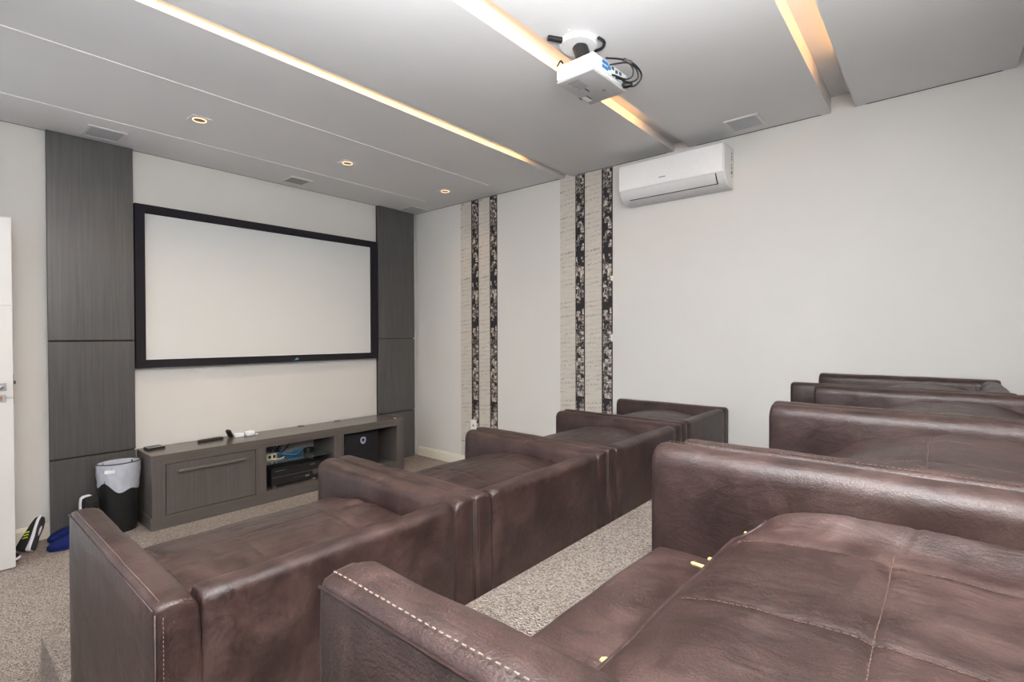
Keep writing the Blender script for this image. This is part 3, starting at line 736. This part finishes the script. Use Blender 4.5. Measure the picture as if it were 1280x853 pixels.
bm = bmesh.new(); tube(bm, [(.07, D2 - .004, .0), (.07, D2 + .012, .0)], .030, 24); ln = obj('lens', bm, 'black', t, .6)
bm = bmesh.new(); tube(bm, [(.07, D2 + .0122, .0), (.07, D2 + .014, .0)], .022, 24); obj('lens_glass', bm, 'glass', ln, .6)
bm = bmesh.new(); box(bm, -.045, .045, -.035, .045, H2, H2 + .014, bev=.004); mt = obj('mount_bracket', bm, 'white', t)
bm = bmesh.new(); tube(bm, [(-.012, .02, H2 + .012), (-.03, .05, .155)], .034, 20); box(bm, -.035, .035, -.012, .032, H2 + .012, H2 + .05, bev=.006)
pole = obj('mount_pole', bm, 'black', t, .6)
bm = bmesh.new(); tube(bm, [(-.008, -.019, H2 + .06), (-.008, -.019, H2 + .02)], .004, 6); tube(bm, [(.012, -.018, H2 + .055), (.012, -.018, H2 + .025)], .004, 6); obj('set_screw', bm, 'chrome', pole, .6)
bm = bmesh.new(); disc(bm, -.035, .055, .152, .1740, .085, 40); bmesh.ops.bevel(bm, geom=[e_ for e_ in bm.edges if abs(e_.verts[0].co.z - e_.verts[1].co.z) < 1e-5 and e_.verts[0].co.z < .16], offset=.006, segments=2, affect='EDGES')
cp = obj('ceiling_plate', bm, 'white', t, .6); cp['label'] = 'round white ceiling plate'
bm = bmesh.new(); tube(bm, [(-.11, .09, .163), (-.165, .125, .163)], .013, 12); obj('strut', bm, 'black', t, .6)
bm = bmesh.new(); tube(bm, spline([(-.01, -.035, .170), (.03, -.04, .165), (.062, -.005, .165), (.058, .05, .165)]), .007, 8); obj('hidden_lead', bm, 'black', t, 3)
bm = bmesh.new(); tube(bm, [(-.06, -.06, H2), (-.06, -.06, H2 + .022)], .012, 14); obj('level_foot', bm, 'black', t, .6)
bm = bmesh.new(); tube(bm, spline([(-.135, .06, H2), (-.14, .07, H2 + .012), (-.125, .10, H2 + .006)]), .004, 6); obj('lens_tab', bm, 'black', t, 3)
yb_ = -D2
for ctrl, rad in (
        ([(-.03, yb_ + .01, .052), (.04, yb_ - .03, .060), (.09, yb_ - .06, .048), (.135, yb_ - .07, .015), (.13, yb_ - .045, -.022), (.10, yb_ - .012, -.028), (.085, yb_ - .002, -.020)], .0042),
        ([(.06, yb_ - .045, .056), (.105, yb_ - .06, .035), (.12, yb_ - .06, .0), (.095, yb_ - .035, -.020), (.05, yb_ - .015, -.016), (.03, yb_ - .003, -.014)], .0038),
        ([(.06, yb_ - .045, .056), (.085, yb_ - .055, .03), (.09, yb_ - .05, .0), (.07, yb_ - .03, -.014), (.02, yb_ - .01, -.012), (.0, yb_ - .002, -.012)], .0038),
        ([(-.02, yb_ - .002, .022), (.02, yb_ - .03, .036), (.06, yb_ - .045, .050)], .0038)):
    bm = tube(bmesh.new(), spline(ctrl), rad, 8); obj('cable', bm, 'black', t, 3)
obj('power_plug', tube(bmesh.new(), [(.10, yb_ - .001, -.020), (.105, yb_ - .02, -.022), (.115, yb_ - .038, -.022)], [.014, .014, .006], 10), 'black', t, .8)
obj('ferrite_bead', tube(bmesh.new(), [(.04, yb_ - .036, .056), (.075, yb_ - .052, .052)], .009, 12), 'dgrey', t, .8)

# ---------------------------------------------------------------- ceiling speakers, vents and spots
def ceil_speaker(label, cx, cy, sx_, sy_, m):
    t = thing('ceiling_speaker', label, 'speaker', (cx, cy, H), 'square in-ceiling speakers')
    bm = bmesh.new(); b = .017; hx, hy = sx_ / 2, sy_ / 2
    for (x0_, x1_, y0_, y1_) in ((-hx, hx, -hy, -hy + b), (-hx, hx, hy - b, hy), (-hx, -hx + b, -hy + b, hy - b), (hx - b, hx, -hy + b, hy - b)): box(bm, x0_, x1_, y0_, y1_, -.009, -.0004)
    obj('frame', bm, 'frame_paint', t)
    g = obj('grille', B(-hx + b, hx - b, -hy + b, hy - b, -.006, -.0005), m, t)
    bm = bmesh.new(); n = 11
    for k in range(1, n): xx = -hx + b + (sx_ - 2 * b) * k / n; box(bm, xx - .0012, xx + .0012, -hy + b, hy - b, -.0072, -.006)
    gr = obj('mesh_rib', bm, m, g); gr['kind'] = 'stuff'
ceil_speaker('square white ceiling speaker above the left wood panelling', -2.925, -.255, .215, .245, 'grille')
ceil_speaker('square grey ceiling speaker above the middle of the projection screen', -1.535, -.228, .20, .20, 'grille_d')
ceil_speaker('square ceiling speaker in the corner above the right wood panelling', -.175, -.185, .25, .25, 'grille')
ceil_speaker('square ceiling speaker near the right wall above the air conditioner', -.207, -3.692, .22, .21, 'grille')
for k, (cx, cy) in enumerate(((-2.578, -1.01), (-1.498, -1.0), (-.435, -1.0))):
    t = thing('ceiling_spot', ('square recessed spotlight with copper reflector, left of the row of three', 'square recessed spotlight with copper reflector, middle of the row of three', 'square recessed spotlight with copper reflector, nearest the right wall')[k], 'spotlight', (cx, cy, H), 'recessed spots before the screen')
    bm = bmesh.new(); prism(bm, [(-.058, -.058), (.058, -.058), (.058, .058), (-.058, .058)], 2, -.005, -.0004)
    obj('bezel', bm, 'frame_paint', t)
    bm = lathe(bmesh.new(), [(.039, -.0052), (.040, -.009), (.036, -.0095), (.034, -.0054)], 28); obj('glowing_ring', bm, 'lamp', t, 3)
    bm = bmesh.new(); disc(bm, 0, 0, -.0062, -.0051, .034, 28); obj('reflector', bm, 'orange_ref', t)

# pieces too small to pick apart one by one in the photograph stay joined in one part
for o in list(C.objects):
    if o.name.split('.')[0] in ('printed_marks', 'vent_slot', 'button_row', 'trim_line', 'outlet_slit', 'side_mark', 'set_screw', 'socket_hole', 'piping', 'keyhole', 'stitching'): o['kind'] = 'stuff'
